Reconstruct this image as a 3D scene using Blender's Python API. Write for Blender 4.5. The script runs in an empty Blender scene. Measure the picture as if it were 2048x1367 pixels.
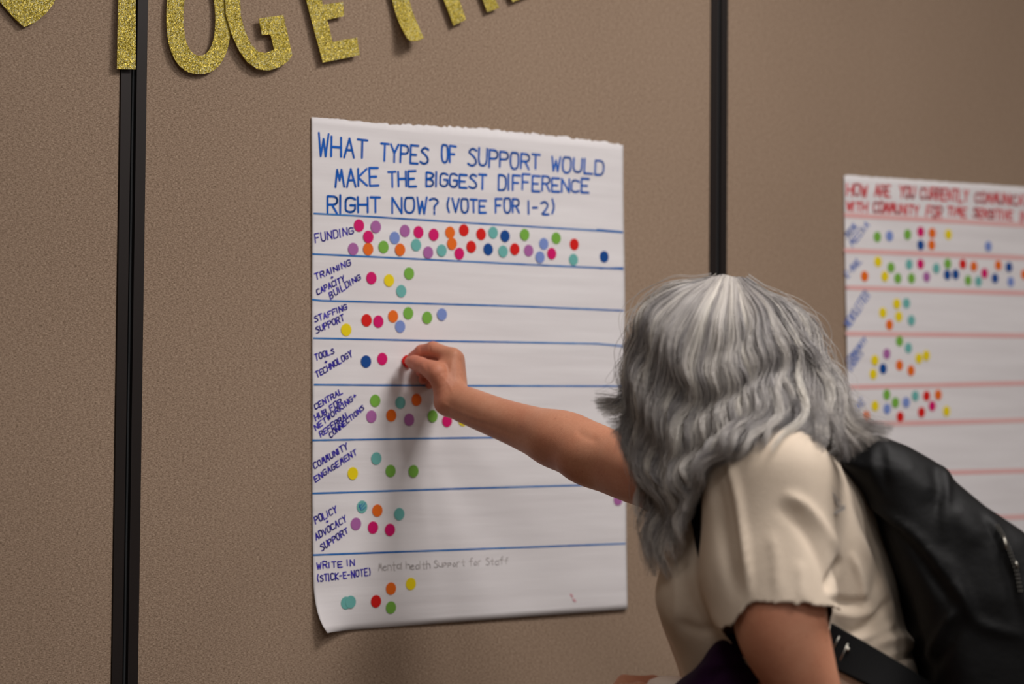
import bpy, bmesh, math, random
import numpy as np
from mathutils import Vector, Matrix, geometry

random.seed(7); rng = np.random.default_rng(7)
SC = bpy.context.scene
COL = SC.collection

# ------------------------------------------------------------------ camera
F = 85.0 / 36.0 * 2048.0
YAW, PITCH, ROLL = math.radians(38.5), math.radians(2.13), math.radians(0.51)
CAMH, CAMD = 1.40, 3.04
cp, sp = math.cos(PITCH), math.sin(PITCH)
K_R = np.array([1., 0, 0]); K_U = np.array([0, -sp, cp]); K_F = np.array([0, cp, sp])
k_right = math.cos(ROLL) * K_R + math.sin(ROLL) * K_U
k_up = -math.sin(ROLL) * K_R + math.cos(ROLL) * K_U
cy_, sy_ = math.cos(YAW), math.sin(YAW)

def k2w(v):                        # level camera-yaw frame -> world directions
    v = np.asarray(v, float)
    return np.stack([v[..., 0] * cy_ + v[..., 1] * sy_, -v[..., 0] * sy_ + v[..., 1] * cy_, v[..., 2]], -1)

def kdir(px, py):
    a = (np.asarray(px, float) - 1024) / F; b = -(np.asarray(py, float) - 683.5) / F
    return a[..., None] * k_right + b[..., None] * k_up + K_F

def KP(px, py, d):                 # a point at depth d, in the level frame (origin under the lens, z up)
    return kdir(px, py) * np.asarray(d, float)[..., None] + np.array([0, 0, CAMH])

def k2px(k):
    v = k - np.array([0, 0, CAMH]); z = v @ K_F
    return 1024 + F * (v @ k_right) / z, 683.5 - F * (v @ k_up) / z, z

CAM0 = np.array([0, -CAMD, CAMH])
def wall(px, py):                  # point of the wall plane y = 0 seen at that pixel -> (X, Z)
    d = k2w(kdir(px, py)); t = CAMD / d[..., 1]
    return t * d[..., 0], CAMH + t * d[..., 2]

cam = bpy.data.cameras.new('camera'); camo = bpy.data.objects.new('camera', cam); COL.objects.link(camo)
cam.lens = 85; cam.sensor_width = 36; cam.clip_start = .05
cam.dof.use_dof = True; cam.dof.focus_distance = 3.45; cam.dof.aperture_fstop = 2.6
wr, wu, wf = k2w(k_right), k2w(k_up), k2w(K_F)
M = Matrix(((wr[0], wu[0], -wf[0], CAM0[0]), (wr[1], wu[1], -wf[1], CAM0[1]), (wr[2], wu[2], -wf[2], CAM0[2]), (0, 0, 0, 1)))
camo.matrix_world = M
SC.camera = camo
SC.view_settings.view_transform = 'Standard'; SC.view_settings.look = 'None'
SC.view_settings.gamma = 1; SC.view_settings.use_curve_mapping = False
SC.view_settings.exposure = 0.17

# ------------------------------------------------------------------ light
W = bpy.data.worlds.new('world'); SC.world = W; W.use_nodes = True
W.node_tree.nodes['Background'].inputs[0].default_value = (1.0, .97, .96, 1)
W.node_tree.nodes['Background'].inputs[1].default_value = .24

LAMPS = [((2.58, -1.45, 3.02), 27, .62, 'square ceiling light nearest the blue-headed chart'), ((2.1, -2.7, 3.02), 18, .45, 'square ceiling light above the open floor behind the woman'),
         ((0.5, -1.9, 3.02), 9, .5, 'square ceiling light towards the glitter heart end of the wall'), ((4.6, -2.0, 3.02), 7, .5, 'square ceiling light out past the red-headed chart'), ((0.6, -4.6, 3.02), 22, .6, 'square ceiling light farthest from the panelled wall')]
for p, e, s, _l in LAMPS:
    l = bpy.data.lights.new('ceiling_lamp', 'AREA'); l.energy = e; l.size = s; l.color = (1.0, .96, .94)
    o = bpy.data.objects.new('ceiling_lamp', l); o.location = p; COL.objects.link(o)

# ------------------------------------------------------------------ materials
def srgb(r, g, b):
    f = lambda c: (c / 255 / 12.92) if c / 255 <= .04045 else ((c / 255 + .055) / 1.055) ** 2.4
    return (f(r), f(g), f(b), 1)

def mat(name, col, rough=.6, metal=0, spec=.5, sub=0, sheen=0):
    m = bpy.data.materials.new(name); m.use_nodes = True
    b = m.node_tree.nodes['Principled BSDF']
    b.inputs['Base Color'].default_value = col; b.inputs['Roughness'].default_value = rough
    b.inputs['Metallic'].default_value = metal; b.inputs['Specular IOR Level'].default_value = spec
    if sub:
        b.inputs['Subsurface Weight'].default_value = sub; b.inputs['Subsurface Radius'].default_value = (.012, .005, .003)
        b.inputs['Subsurface Scale'].default_value = .6
    if sheen: b.inputs['Sheen Weight'].default_value = sheen
    return m

class NT:
    def __init__(s, m): s.t = m.node_tree; s.n = s.t.nodes; s.b = s.n['Principled BSDF']
    def new(s, kind, **kw):
        n = s.n.new(kind)
        for k, v in kw.items(): setattr(n, k, v)
        return n
    def link(s, a, b): s.t.links.new(a, b)
    def coords(s, scale=(1, 1, 1)):
        c = s.new('ShaderNodeTexCoord'); m = s.new('ShaderNodeMapping'); m.inputs['Scale'].default_value = scale
        s.link(c.outputs['Object'], m.inputs[0]); return m.outputs[0]
    def noise(s, scale, vec, detail=2, rough=.5, dist=0):
        n = s.new('ShaderNodeTexNoise'); n.inputs['Scale'].default_value = scale; n.inputs['Detail'].default_value = detail
        n.inputs['Roughness'].default_value = rough; n.inputs['Distortion'].default_value = dist; s.link(vec, n.inputs['Vector']); return n.outputs['Fac']
    def ramp(s, fac, stops):
        r = s.new('ShaderNodeValToRGB'); e = r.color_ramp.elements
        e[0].position, e[0].color = stops[0]; e[1].position, e[1].color = stops[-1]
        for p, c in stops[1:-1]:
            q = e.new(p); q.color = c
        s.link(fac, r.inputs[0]); return r.outputs[0]
    def math(s, op, a, b):
        m = s.new('ShaderNodeMath', operation=op)
        for i, v in enumerate((a, b)):
            if isinstance(v, (int, float)): m.inputs[i].default_value = v
            else: s.link(v, m.inputs[i])
        return m.outputs[0]
    def bump(s, h, strength, dist):
        b = s.new('ShaderNodeBump'); b.inputs['Strength'].default_value = strength; b.inputs['Distance'].default_value = dist
        s.link(h, b.inputs['Height']); s.link(b.outputs[0], s.b.inputs['Normal'])

def fabric_wall():
    m = mat('woven_panel_fabric', srgb(150, 128, 110), .95, spec=.15); n = NT(m)
    a = n.noise(1, n.coords((230, 1, 1000)), 2); b = n.noise(1, n.coords((1100, 1, 300)), 1); c = n.noise(1, n.coords((1.7, 1, 1.3)), 2); e = n.noise(1, n.coords((210, 1, 230)), 1)
    h = n.math('ADD', n.math('MULTIPLY', a, .62), n.math('MULTIPLY', b, .38))
    f = n.math('ADD', n.math('MULTIPLY', h, .80), n.math('ADD', n.math('MULTIPLY', c, .08), n.math('MULTIPLY', e, .12)))
    n.link(n.ramp(f, [(.34, srgb(108, 89, 72)), (.5, srgb(157, 134, 114)), (.66, srgb(194, 171, 149))]), n.b.inputs['Base Color'])
    n.bump(h, .55, .0012); return m
M_WALL = fabric_wall()
M_SEAM = mat('dark_bronze_aluminium', srgb(36, 29, 27), .45, metal=.3)
M_GROOVE = mat('black_groove', srgb(12, 11, 10), .8)
M_SEAL = mat('grey_seal', srgb(52, 54, 56), .6)

def paper_mat():
    m = mat('flip_chart_paper', srgb(236, 229, 226), .9, spec=.2); n = NT(m)
    a = n.noise(1, n.coords((3, 1, 38)), 3); b = n.noise(1, n.coords((300, 1, 300)), 2)
    h = n.math('ADD', n.math('MULTIPLY', a, 1.0), n.math('MULTIPLY', b, .05))
    n.link(n.ramp(a, [(.3, srgb(230, 225, 226)), (.7, srgb(241, 237, 238))]), n.b.inputs['Base Color'])
    n.bump(h, .35, .004); return m
M_PAPER = paper_mat()

def ink(name, c1, c2, sc=30):
    m = mat(name, c1, .7, spec=.2); n = NT(m)
    n.link(n.ramp(n.noise(sc, n.coords(), 2), [(.35, c1), (.68, c2)]), n.b.inputs['Base Color']); return m
M_INK = ink('blue_marker', srgb(0, 86, 176), srgb(30, 102, 200), 14)
M_INK2 = ink('violet_marker', srgb(44, 32, 156), srgb(78, 66, 188))
M_RULE = ink('rule_marker', srgb(0, 92, 172), srgb(78, 138, 202), 6)
M_RED = ink('red_marker', srgb(214, 66, 74), srgb(226, 110, 112))
M_PINK = ink('pink_highlighter', srgb(236, 182, 180), srgb(238, 190, 186), 8)
M_BLUE2 = ink('light_blue_marker', srgb(80, 110, 190), srgb(110, 136, 205))
M_PENCIL = ink('pencil', srgb(184, 178, 176), srgb(212, 206, 204), 60)
M_SMUDGE = mat('pink_smudge', srgb(228, 176, 184), .9)

DOTC = {'magenta': (218, 8, 108), 'violet': (176, 104, 168), 'blue': (128, 150, 212), 'orange': (240, 112, 24), 'red': (222, 24, 18),
        'teal': (112, 184, 178), 'navy': (8, 74, 150), 'green': (124, 182, 70), 'yellow': (244, 218, 16)}
M_DOT = {k: mat(k + '_sticker_vinyl', srgb(*v), .55, spec=.35) for k, v in DOTC.items()}

def glitter():
    m = mat('gold_glitter', srgb(176, 152, 40), .4, metal=.35); n = NT(m)
    v = n.new('ShaderNodeTexVoronoi'); v.inputs['Scale'].default_value = 900; n.link(n.coords(), v.inputs['Vector'])
    sx = n.new('ShaderNodeSeparateColor'); n.link(v.outputs['Color'], sx.inputs[0])
    big = n.noise(28, n.coords(), 2)
    f = n.math('ADD', sx.outputs[0], n.math('MULTIPLY', n.math('SUBTRACT', big, .5), .3))
    n.link(n.ramp(f, [(.05, srgb(142, 122, 22)), (.5, srgb(204, 180, 58)), (.80, srgb(232, 212, 104)), (.95, srgb(255, 250, 200))]), n.b.inputs['Base Color'])  # bright and dark flake tones: part of the sparkle is painted into the colour
    # every flake is tilted its own way
    g = n.new('ShaderNodeNewGeometry'); sub = n.new('ShaderNodeVectorMath', operation='SUBTRACT'); n.link(v.outputs['Color'], sub.inputs[0]); sub.inputs[1].default_value = (.5, .5, .5)
    sc = n.new('ShaderNodeVectorMath', operation='SCALE'); n.link(sub.outputs[0], sc.inputs[0]); sc.inputs['Scale'].default_value = 1.1
    ad = n.new('ShaderNodeVectorMath', operation='ADD'); n.link(g.outputs['Normal'], ad.inputs[0]); n.link(sc.outputs[0], ad.inputs[1])
    no = n.new('ShaderNodeVectorMath', operation='NORMALIZE'); n.link(ad.outputs[0], no.inputs[0]); n.link(no.outputs[0], n.b.inputs['Normal'])
    return m
M_GOLD = glitter()
M_STRING = mat('gold_string', srgb(150, 126, 50), .6)

def skin():
    m = mat('skin', srgb(206, 146, 114), .55, spec=.35, sub=.12); n = NT(m)
    v = n.coords(); a = n.noise(14, v, 3); b = n.noise(260, v, 2); s = n.noise(95, v, 1)
    c = n.ramp(n.math('ADD', n.math('MULTIPLY', a, .75), n.math('MULTIPLY', b, .25)), [(.3, srgb(186, 120, 92)), (.5, srgb(200, 138, 108)), (.7, srgb(210, 152, 122))])
    mx = n.new('ShaderNodeMix', data_type='RGBA'); n.link(n.ramp(s, [(.72, (0, 0, 0, 1)), (.80, (.35, .35, .35, 1))]), mx.inputs[0]); n.link(c, mx.inputs[6]); mx.inputs[7].default_value = srgb(150, 84, 60)
    at = n.new('ShaderNodeAttribute', attribute_name='flush'); m2 = n.new('ShaderNodeMix', data_type='RGBA')
    n.link(at.outputs['Fac'], m2.inputs[0]); n.link(mx.outputs[2], m2.inputs[6]); m2.inputs[7].default_value = srgb(214, 112, 92)
    n.link(m2.outputs[2], n.b.inputs['Base Color'])
    n.bump(n.math('ADD', n.math('MULTIPLY', b, .6), n.noise(700, v, 2)), .25, .0006); return m
M_SKIN = skin()
M_NAIL = mat('fingernail', srgb(240, 200, 186), .3)
M_EYE = mat('eye_white', srgb(235, 230, 225), .2)

def knit(name, c1, c2, rough=.9):
    m = mat(name, c1, rough, spec=.03, sheen=.05); n = NT(m)
    v = n.coords(); a = n.noise(9, v, 3); b = n.noise(1, n.coords((900, 900, 260)), 2)
    n.link(n.ramp(n.math('ADD', n.math('MULTIPLY', a, .7), n.math('MULTIPLY', b, .3)), [(.3, c1), (.7, c2)]), n.b.inputs['Base Color'])
    n.bump(n.math('ADD', b, n.math('MULTIPLY', n.noise(60, v, 3), .8)), .3, .0015); return m
M_SHIRT = knit('cream_cotton_knit', srgb(202, 185, 165), srgb(220, 204, 185))
M_PURPLE = knit('dark_plum_cloth', srgb(34, 14, 38), srgb(50, 22, 54))
M_TROUSER = knit('dark_denim', srgb(34, 38, 52), srgb(48, 52, 68))

def leather():
    m = mat('black_leather', srgb(9, 9, 10), .6, spec=.2); n = NT(m)
    v = n.coords(); n.bump(n.math('ADD', n.math('MULTIPLY', n.noise(18, v, 4), 1.0), n.math('MULTIPLY', n.noise(420, v, 2), .08)), .5, .006); return m
M_LEATHER = leather()
M_STRAP = mat('black_webbing', srgb(10, 10, 11), .75, spec=.15)
M_STEEL = mat('brushed_steel', srgb(170, 165, 155), .3, metal=1)
M_CUP = mat('white_card', srgb(236, 218, 204), .6)
M_SHOE = mat('black_shoe', srgb(26, 24, 24), .5)
M_SOLE = mat('white_rubber_sole', srgb(190, 188, 182), .7)
M_FLOOR = None

# ------------------------------------------------------------------ object helpers
def obj(name, me, m=None, parent=None, kind=None):
    o = bpy.data.objects.new(name, me); COL.objects.link(o)
    if m and not me.materials: me.materials.append(m)
    if parent: o.parent = parent
    if kind: o['kind'] = kind
    return o

def pyd(name, v, f, m=None, parent=None, smooth=False, kind=None):
    me = bpy.data.meshes.new(name)
    me.from_pydata([tuple(map(float, p)) for p in v], [], [tuple(map(int, q)) for q in f]); me.update()
    if smooth: me.polygons.foreach_set('use_smooth', [True] * len(me.polygons))
    return obj(name, me, m, parent, kind)

def empty(name, loc, label=None, cat=None, group=None, rz=0):
    o = bpy.data.objects.new(name, None); COL.objects.link(o); o.location = tuple(loc); o.rotation_euler = (0, 0, rz); o.empty_display_size = .1
    tag(o, label, cat, group); return o

def tag(o, label=None, cat=None, group=None):
    if label: o['label'] = label
    if cat: o['category'] = cat
    if group: o['group'] = group
    return o

def box(name, lo, hi, m, parent=None, bevel=0, kind=None):
    bm = bmesh.new(); bmesh.ops.create_cube(bm, size=1)
    for v in bm.verts: v.co = Vector([(lo[i] + hi[i]) / 2 + v.co[i] * (hi[i] - lo[i]) for i in range(3)])
    if bevel: bmesh.ops.bevel(bm, geom=bm.edges[:], offset=bevel, segments=2, affect='EDGES', profile=.5)
    me = bpy.data.meshes.new(name); bm.to_mesh(me); bm.free(); return obj(name, me, m, parent, kind)

def tube(path, rad, n=10, closed_ends=True):
    path = np.asarray(path, float); N = len(path); rad = np.broadcast_to(rad, (N,))
    V, Fc = [], []; up = np.array([.13, .2, 1.]); 
    for i in range(N):
        t = path[min(i + 1, N - 1)] - path[max(i - 1, 0)]; t /= np.linalg.norm(t) + 1e-9
        a = np.cross(t, up); a /= np.linalg.norm(a) + 1e-9; b = np.cross(a, t)
        for k in range(n):
            q = 2 * math.pi * k / n; V.append(path[i] + rad[i] * (math.cos(q) * a + math.sin(q) * b))
    for i in range(N - 1):
        for k in range(n): Fc.append((i * n + k, i * n + (k + 1) % n, (i + 1) * n + (k + 1) % n, (i + 1) * n + k))
    if closed_ends: Fc += [tuple(range(n))[::-1], tuple(range((N - 1) * n, N * n))]
    return V, Fc

def spline(P, n=8):                # Catmull-Rom through the points
    P = np.asarray(P, float); Q = np.vstack([2 * P[0] - P[1], P, 2 * P[-1] - P[-2]]); out = []
    for i in range(1, len(Q) - 2):
        for t in np.linspace(0, 1, n, endpoint=False):
            a, b, c, d = Q[i - 1], Q[i], Q[i + 1], Q[i + 2]
            out.append(.5 * (2 * b + (c - a) * t + (2 * a - 5 * b + 4 * c - d) * t * t + (3 * b - a - 3 * c + d) * t ** 3))
    out.append(P[-1]); return np.array(out)

# ------------------------------------------------------------------ room
def carpet():
    m = mat('carpet', srgb(92, 80, 70), .95, spec=.1); n = NT(m); v = n.coords()
    n.link(n.ramp(n.noise(40, v, 3), [(.3, srgb(74, 62, 54)), (.7, srgb(112, 96, 84))]), n.b.inputs['Base Color']); return m
box('floor', (-4, -7, -.05), (7, .08, 0), carpet(), kind='structure')
box('ceiling', (-4, -7, 3.1), (7, .08, 3.15), mat('ceiling_paint', srgb(205, 200, 192), .9), kind='structure')
M_LP = mat('lamp_diffuser', srgb(250, 245, 235), .5)
M_LP.node_tree.nodes['Principled BSDF'].inputs['Emission Color'].default_value = (1, .92, .84, 1)
M_LP.node_tree.nodes['Principled BSDF'].inputs['Emission Strength'].default_value = 2
for i, (p, e, s, lab) in enumerate(LAMPS):
    t = empty('ceiling_light', (p[0], p[1], 3.1), lab, 'light', 'ceiling lights')
    h = s / 2 + .03
    box('diffuser', (-h + .02, -h + .02, -.045), (h - .02, h - .02, -.03), M_LP, t)
    v = []; 
    for (a, b, c, d) in ((-h, -h, h, -h + .02), (-h, h - .02, h, h), (-h, -h + .02, -h + .02, h - .02), (h - .02, -h + .02, h, h - .02)):
        box('frame', (a, b, -.05), (c, d, 0), M_CUP, t)

back = box('wall_back', (-4, .03, 0), (7, .08, 3.1), M_GROOVE, kind='structure')
def wx(px, py): return float(wall(px, py)[0])
sL0 = (wx(240, 140) + wx(222.6, 1367)) / 2; sL1 = (wx(292.6, 140) + wx(273.8, 1367)) / 2
sR0 = wx(1420, 300); sR1 = wx(1453, 300)
for a, b in ((-4, sL0), (sL1, sR0), (sR1, 7)):
    box('panel', (a, 0, .05), (b, .03, 3.05), M_WALL, back, bevel=.0015)
def seam(a, b):
    w = b - a
    for u0, u1, m, y0 in ((0, .40, M_SEAM, -.003), (.60, 1, M_SEAM, -.003), (.40, .44, M_SEAL, .004), (.52, .60, M_SEAL, .003)):
        box('seam_profile', (a + u0 * w, y0, .05), (a + u1 * w, .03, 3.05), m, back, bevel=.0008)
seam(sL0, sL1); seam(sR0, sR1)
box('wall_right', (7, -7, 0), (7.05, .08, 3.1), mat('painted_wall', srgb(150, 138, 124), .9), kind='structure')
box('wall_left', (-4.05, -7, 0), (-4, .08, 3.1), bpy.data.materials['painted_wall'], kind='structure')
box('baseboard_back', (-4, -.012, 0), (7, 0, .1), M_SEAM, kind='structure')

# ------------------------------------------------------------------ banner letters
def letter(name, label, loops, off=.006, tilt=0.02, curl=0, group='gold glitter banner letters'):
    def hang(x, y):
        d = k2w(kdir(x, y)); t = (CAMD - off - .004) / d[1]; return Vector((float(t * d[0]), 0, float(CAMH + t * d[2])))
    L3 = [[hang(x, y) for x, y in lp] for lp in loops]
    tris = geometry.tessellate_polygon(L3); flat = [p for lp in L3 for p in lp]
    zmin = min(p.z for p in flat); zmax = max(p.z for p in flat); xc = sum(p.x for p in flat) / len(flat)
    bm = bmesh.new(); vs = [bm.verts.new((p.x - xc, 0, p.z - zmin)) for p in flat]
    for t in tris:
        try: bm.faces.new([vs[i] for i in t])
        except ValueError: pass
    for k in range(1, 14):
        bmesh.ops.bisect_plane(bm, geom=bm.verts[:] + bm.edges[:] + bm.faces[:], plane_co=(0, 0, (zmax - zmin) * k / 14), plane_no=(0, 0, 1))
    for v in bm.verts:
        t = v.co.z / (zmax - zmin)
        v.co.y = -off - tilt * (1 - t) * (zmax - zmin) - curl * max(0, .4 - t) ** 2
    bmesh.ops.recalc_face_normals(bm, faces=bm.faces[:])
    me = bpy.data.meshes.new(name); bm.to_mesh(me); bm.free()
    o = obj(name, me, M_GOLD); o.location = (xc, 0, zmin)
    md = o.modifiers.new('t', 'SOLIDIFY'); md.thickness = .0012; md.offset = 0
    return tag(o, label, 'letter', group)

def ell(cx, cy, rx, ry, n=48, p=2.2, a0=0):
    out = []
    for k in range(n):
        t = a0 + 2 * math.pi * k / n; c, s = math.cos(t), math.sin(t)
        out.append((cx + rx * math.copysign(abs(c) ** (2 / p), c), cy + ry * math.copysign(abs(s) ** (2 / p), s)))
    return out
heart = [(50, 54), (72, 44), (93, 27), (108, 8), (118, -14), (120, -36), (108, -56), (88, -62), (66, -54), (52, -36), (36, -58), (14, -68), (-8, -60), (-20, -42), (-18, -20), (-6, -6), (14, 18), (34, 40)]
letter('banner_heart', 'gold glitter heart hanging at the top left corner above the wall', [heart])
letter('letter_t', 'gold glitter letter T hanging over the wide dark wall seam', [[(234, 138), (271.5, 138.6), (273, 0), (274, -45), (304, -45), (304, -82), (206, -82), (206, -45), (239, -45), (238, 0)]], off=.007)
letter('letter_o', 'gold glitter letter O between the T and the G', [ell(398.5, 36, 64.5, 112, 48, 2.35), ell(400, 36, 32, 75, 48, 2.3)])
G = [(519, 36.5), (568, 29.5), (577, 70), (585, 110), (577, 122), (560, 134), (537, 141), (515, 138), (495, 124), (479, 102), (464, 68), (453, 28), (452, -10), (458, -45), (474, -70), (498, -80), (528, -74), (548, -52), (554, -30), (522, -22), (514, -38), (502, -44), (488, -32), (482, -8), (483, 32), (491, 62), (503, 88), (517, 103), (532, 106), (549, 99), (542, 68), (525, 70)]
letter('letter_g', 'gold glitter letter G tucked against the right side of the O', [G], off=.009)
E = [(646, 125), (720, 110), (715, 75), (666, 83), (656, 39), (690, 32), (687.5, 3), (648, 9), (636, -30), (678, -42), (668, -76), (594, -58), (614, 0)]
letter('letter_e', 'gold glitter letter E with all of its lower arms in view', [E], off=.008)
letter('letter_t', 'gold glitter stem of the T whose foot curls off the wall', [[(803, 80), (808, 85), (824, 84), (838, 78), (835, 55), (820, 0), (809, -42), (845, -56), (836, -88), (736, -52), (746, -20), (776, -32), (786, 0), (796, 45)]], off=.008, curl=.12)
letter('letter_h', 'gold glitter letter H showing only its two feet', [[(908, 51), (933, 39), (920, 0), (914, -20), (954, -36), (976, 24), (1000, 15), (993, 0), (960, -110), (934, -100), (944, -66), (903, -50), (888, -90), (862, -82), (889, 0)]], off=.008)
letter('letter_e', 'gold glitter corner of a letter showing at the top edge, right of the H', [[(1027, 4), (1076, -16), (1068, -42), (1030, -28), (1024, -46), (1050, -56), (1044, -78), (1014, -66), (1008, -84), (1044, -98), (1036, -122), (976, -98), (1022, -4)]], off=.008)
sp_ = spline([(wall(x, y)[0], -.010, wall(x, y)[1]) for x, y in ((-60, -62), (50, -50), (250, -66), (400, -66), (520, -72), (630, -64), (790, -62), (920, -92), (1010, -104), (1200, -190))], 6)
tag(pyd('banner_string', *tube(sp_, .0008, 6), M_STRING, smooth=True), 'thin gold string carrying the banner letters', 'string')

# ------------------------------------------------------------------ stroke lettering
GL = {'A': '00 28 40|13 33', 'B': '00 08|~08 28 47 35 04|~04 34 42 30 00', 'C': '~47 28 07 03 01 20 41', 'D': '00 08|~08 38 46 42 30 00', 'E': '48 08 00 40|04 34',
      'F': '00 08 48|04 34', 'G': '~47 28 07 03 01 20 41 44|44 24', 'H': '00 08|40 48|04 44', 'I': '00 08', 'J': '~48 42 20 01', 'K': '00 08|48 04 40', 'L': '08 00 40',
      'M': '00 18 23 38 40', 'N': '00 08 40 48', 'O': '~28 08 00 40 48 28', 'P': '00 08|~08 38 47 45 34 04', 'R': '00 08|~08 38 47 45 34 04|24 40', 'S': '~47 28 06 25 43 41 20 01',
      'T': '08 48|28 20', 'U': '~08 01 20 41 48', 'V': '08 20 48', 'W': '08 10 26 30 48', 'Y': '08 24 48|48 24 20', '?': '~07 28 46 24 22|20 21', '(': '~39 14 30', ')': '~19 34 10',
      '1': '00 08', '2': '~07 28 46 22 00 40', '-': '04 34', '+': '04 44|22 26', 'e': '~03 43 25 03 01 20 41', 'n': '00 05|~04 25 44 40', 't': '28 20 30|05 45', 'a': '~45 15 02 20 42|45 40',
      'l': '08 00', 'h': '08 00|~04 25 44 40', 'u': '~05 01 20 41|45 40', 'p': '05 00|~05 35 43 22 02', 'o': '~25 02 20 42 25', 'r': '00 05|~03 15 35', 'f': '~48 28 24 20|05 45', '.': '10 11'}
NARROW = {'I': .25, '1': .25, 'l': .25, '(': .6, ')': .6, '-': .8, '.': .4, '+': .8}
def glyph(ch):
    out = []
    for s in GL[ch].split('|'):
        sm = s[0] == '~'; P = np.array([(int(a[0]) / 4, int(a[1]) / 8) for a in s.lstrip('~').split()])
        if sm:
            for _ in range(2):
                q = [P[0]]
                for i in range(len(P) - 1): q += [P[i] * .75 + P[i + 1] * .25, P[i] * .25 + P[i + 1] * .75]
                P = np.array(q + [P[-1]])
        out.append(P)
    return out

class Ink:
    def __init__(s, surf): s.V = []; s.F = []; s.surf = surf; s.lay = 0
    def line(s, pts, w, jig=0):           # pts: pixel polyline, w metres
        P = []
        for i in range(len(pts) - 1):
            a, b = np.array(pts[i], float), np.array(pts[i + 1], float); n = max(1, int(np.hypot(*(b - a)) / 12))
            for k in range(n): P.append(a + (b - a) * k / n)
        P.append(np.array(pts[-1], float)); P = np.array(P)
        X, Z = wall(P[:, 0], P[:, 1]); Q = np.stack([X, Z], 1)
        s.lay = (s.lay + 1) % 5; e = .0004 + s.lay * .00004
        if len(Q) < 2: return
        ws = w / 2 * (1 + jig * rng.uniform(-1, 1, len(Q)))
        def put(q): s.V.append((q[0], s.surf(q[0], q[1]) - e, q[1]))
        for i in range(len(Q) - 1):
            t = Q[i + 1] - Q[i]; L = np.linalg.norm(t)
            if L < 1e-7: continue
            t /= L; nn = np.array([-t[1], t[0]]); b = len(s.V)
            for q in (Q[i] + nn * ws[i], Q[i] - nn * ws[i], Q[i + 1] - nn * ws[i + 1], Q[i + 1] + nn * ws[i + 1]): put(q)
            s.F.append((b, b + 1, b + 2, b + 3))
        for i in range(len(Q)):
            if 0 < i < len(Q) - 1:
                a1, a2 = Q[i] - Q[i - 1], Q[i + 1] - Q[i]
                if a1 @ a2 > .99 * np.linalg.norm(a1) * np.linalg.norm(a2): continue
            b = len(s.V)
            for k in range(8): put(Q[i] + ws[i] * np.array([math.cos(k * math.pi / 4), math.sin(k * math.pi / 4)]))
            s.F.append(tuple(range(b, b + 8)))
    def text(s, t, x0, y0, x1, y1, h0, h1, w, lean=0, jit=.05, gap=.32):
        adv = [NARROW.get(c, 1) + gap if c != ' ' else .8 for c in t]; tot = sum(adv) - gap; u = 0
        for c, a in zip(t, adv):
            if c != ' ':
                hj = 1 + rng.uniform(-1, 1) * jit * 1.3; bj = rng.uniform(-1, 1) * jit * .6 * h0
                for P in glyph(c):
                    jx, jy = rng.uniform(-jit, jit, 2)
                    pts = []
                    for gx, gy in P:
                        uu = (u + gx * NARROW.get(c, 1)) / tot; h = (h0 + (h1 - h0) * uu) * hj; gy2 = gy + jy * (1 - gy) * .6
                        bx = x0 + (x1 - x0) * (uu + jx * gy / tot * .6); by = y0 + (y1 - y0) * uu + bj
                        pts.append((bx + (lean + (y1 - y0) / (x1 - x0) * .5) * gy * h, by - gy2 * h))
                    s.line(pts, w, .08)
            u += a
    def build(s, name, m, parent, label=None):
        me = bpy.data.meshes.new(name); org = np.array(parent.location)
        me.from_pydata([tuple(np.array(v) - org) for v in s.V], [], s.F); me.update()
        o = obj(name, me, m, parent)
        if label: o['label'] = label
        return o

def chart(name, label, left, right, top_jag, surf, curl=None):
    nu, nv = 120, 72
    Lp, Rp = spline(left, 12), spline(right, 12)
    def at(S, v):
        d = np.r_[0, np.cumsum(np.hypot(*np.diff(S, axis=0).T))]; d /= d[-1]; return np.array([np.interp(v, d, S[:, 0]), np.interp(v, d, S[:, 1])])
    V = []
    for j in range(nv + 1):
        a, b = at(Lp, j / nv), at(Rp, j / nv)
        for i in range(nu + 1):
            p = a + (b - a) * i / nu
            if j == 0: p[1] += top_jag(i / nu)
            X, Z = wall(p[0], p[1]); y = surf(X, Z)
            if curl: y += curl(i / nu, j / nv)
            V.append((float(X), float(y), float(Z)))
    Fc = [(j * (nu + 1) + i, (j + 1) * (nu + 1) + i, (j + 1) * (nu + 1) + i + 1, j * (nu + 1) + i + 1) for j in range(nv) for i in range(nu)]
    V = np.array(V); c = np.array([V[:, 0].mean(), 0, V[:, 2].min()])
    root = empty(name, c, label, 'poster')
    o = pyd('paper_sheet', V - c, Fc, M_PAPER, root, smooth=True)
    md = o.modifiers.new('t', 'SOLIDIFY'); md.thickness = .0003; md.offset = -1
    return root

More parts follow.
